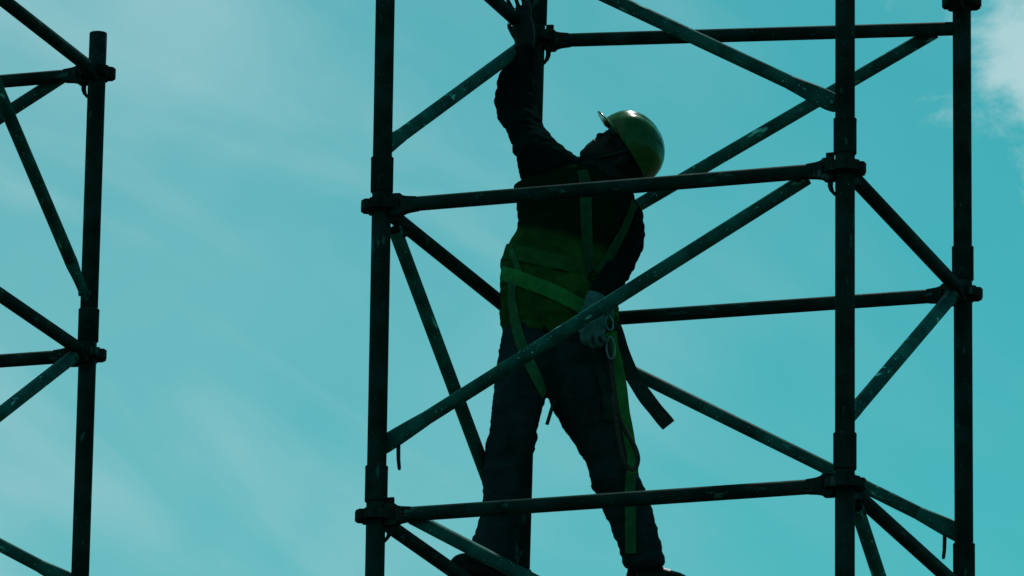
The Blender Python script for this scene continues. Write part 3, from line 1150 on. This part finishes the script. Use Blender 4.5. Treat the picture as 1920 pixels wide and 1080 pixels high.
# boots
for ank, heel, toe in (((-0.212, 0.012, 0.115), (-0.178, 0.050, 0.0), (-0.330, -0.120, 0.0)), ((0.283, 0.205, 0.120), (0.245, 0.285, 0.0), (0.420, 0.150, 0.012))):
    ank, heel, toe = Vector(ank), Vector(heel), Vector(toe)
    d = toe - heel
    L_ = d.length
    d.normalize()
    sd = d.cross(Vector((0, 0, 1))).normalized()
    up = sd.cross(d)
    bm = bmesh.new()
    rows = [(-0.03, 0.026, 0.085, 0.026), (0.00, 0.034, 0.105, 0.030), (0.22, 0.039, 0.118, 0.036), (0.42, 0.041, 0.104, 0.040), (0.62, 0.046, 0.084, 0.044), (0.80, 0.047, 0.072, 0.045), (0.93, 0.040, 0.060, 0.038), (1.01, 0.020, 0.046, 0.020)]
    rings = []
    for t_, wt, ht, wb in rows:
        c = heel + d * (L_ * t_)
        ringp = []
        for q in range(20):
            a = 2 * math.pi * q / 20
            y = math.sin(a)
            w = (wt if y < 0 else wt * (1 - 0.35 * y))
            z = 0.018 + (ht - 0.018) * (0.5 + 0.5 * math.copysign(abs(y) ** 0.6, y))
            ringp.append(c + sd * (w * math.copysign(abs(math.cos(a)) ** 0.75, math.cos(a))) + up * z)
        rings.append(ringp)
    add_rings(bm, rings)
    add_tube(bm, [heel + d * (L_ * 0.20) + up * 0.05, heel + d * (L_ * 0.20) + up * 0.10, ank, ank + Vector((0, 0, 0.06))], [0.042, 0.044, 0.046, 0.044], n=20)
    me = remeshed(bm, 0.006, 3, 'boot')
    folds(me, 0.004, 22.0, (1, 1, 1), 0.4, seed=8.0)
    boot = link('boot', me, MAT['leather'], person)
    bm = bmesh.new()
    outl = []
    for t_, w in ((-0.05, 0.018), (0.0, 0.034), (0.2, 0.038), (0.42, 0.036), (0.62, 0.045), (0.82, 0.047), (0.95, 0.038), (1.03, 0.018)):
        outl.append((t_, w))
    lo = [heel + d * (L_ * t_) + sd * w for t_, w in outl] + [heel + d * (L_ * t_) - sd * w for t_, w in reversed(outl)]
    add_rings(bm, [[q + up * 0.001 for q in lo], [q + up * 0.026 for q in lo]])
    sole = link('sole', to_mesh(bm, 'sole'), MAT['rubber'], boot, smooth=False)

# hard hat
bm = bmesh.new()
HB = hp(-0.002, 0.022)
A_F, A_S, A_U = 0.128, 0.107, 0.122
rings = []
NU = 48
for j in range(0, 13):
    ph = (math.pi / 2) * (j / 13) ** 0.9
    cz_, rr = math.sin(ph), math.cos(ph)
    ring_ = []
    for i in range(NU):
        a = 2 * math.pi * i / NU
        fx, sy = math.cos(a) * rr, math.sin(a) * rr
        ridge = 0.0055 * math.exp(-(sy * A_S / 0.016) ** 2) * min(1, cz_ * 2.2)
        side_r = 0.0030 * math.exp(-((abs(sy) * A_S - 0.042) / 0.007) ** 2) * min(1, cz_ * 1.5)
        g = 1 + (ridge + side_r) / 0.115
        ring_.append(HB + HF * (A_F * fx * g) + HS * (A_S * sy * g) + HU * (A_U * (cz_ ** 0.92 if cz_ > 0 else 0) * g))
    rings.append(ring_)
vr = add_rings(bm, rings, cap=False)
bm.faces.new(vr[-1])
# rolled rim and inner wall
out1 = [bm.verts.new(HB + HF * (A_F + 0.007) * math.cos(2 * math.pi * i / NU) + HS * (A_S + 0.007) * math.sin(2 * math.pi * i / NU) - HU * 0.003) for i in range(NU)]
in1 = [bm.verts.new(HB + HF * (A_F - 0.006) * math.cos(2 * math.pi * i / NU) + HS * (A_S - 0.006) * math.sin(2 * math.pi * i / NU) - HU * 0.004) for i in range(NU)]
in2 = [bm.verts.new(HB + HF * (A_F - 0.02) * math.cos(2 * math.pi * i / NU) + HS * (A_S - 0.02) * math.sin(2 * math.pi * i / NU) + HU * 0.05) for i in range(NU)]
for i in range(NU):
    k2 = (i + 1) % NU
    bm.faces.new((vr[0][i], vr[0][k2], out1[k2], out1[i]))
    bm.faces.new((out1[i], out1[k2], in1[k2], in1[i]))
    bm.faces.new((in1[i], in1[k2], in2[k2], in2[i]))
bm.faces.new(in2)
me = to_mesh(bm, 'helmet')
sharp_by_angle(me, 50)
helmet = link('helmet', me, MAT['helmet'], person)
bm = bmesh.new()
rings = []
for i in range(21):
    a = R(-50 + 100 * i / 20)
    ext = 0.030 * max(0.0, math.cos(a * 1.75)) ** 0.7 + 0.004
    p0 = HB + HF * (A_F - 0.004) * math.cos(a) + HS * (A_S - 0.004) * math.sin(a)
    p1 = HB + HF * ((A_F + ext) * math.cos(a)) + HS * ((A_S + ext * 0.6) * math.sin(a)) - HU * (0.010 * math.cos(a))
    rings.append([p0 + HU * 0.003, p1 + HU * 0.0018, p1 - HU * 0.0022, p0 - HU * 0.005])
add_rings(bm, rings)
link('brim', to_mesh(bm, 'brim'), MAT['helmet'], helmet)
bm = bmesh.new()
add_tube(bm, spline([hp(-0.095, 0.012, 0.035), hp(-0.113, -0.012, 0.026), hp(-0.120, -0.026, 0.0), hp(-0.113, -0.012, -0.026), hp(-0.095, 0.012, -0.035)], 5), 0.0085, n=8)
link('nape_strap', to_mesh(bm, 'nape_strap'), MAT['webbing'], helmet)
bm = bmesh.new()
add_tube(bm, spline([hp(0.02, 0.02, 0.085), hp(0.03, -0.03, 0.068), hp(0.045, -0.085, 0.042), hp(0.05, -0.108, 0.0), hp(0.045, -0.085, -0.042), hp(0.03, -0.03, -0.068), hp(0.02, 0.02, -0.085)], 6), 0.004, n=6)
link('chin_strap', to_mesh(bm, 'chin_strap'), MAT['webbing'], helmet)
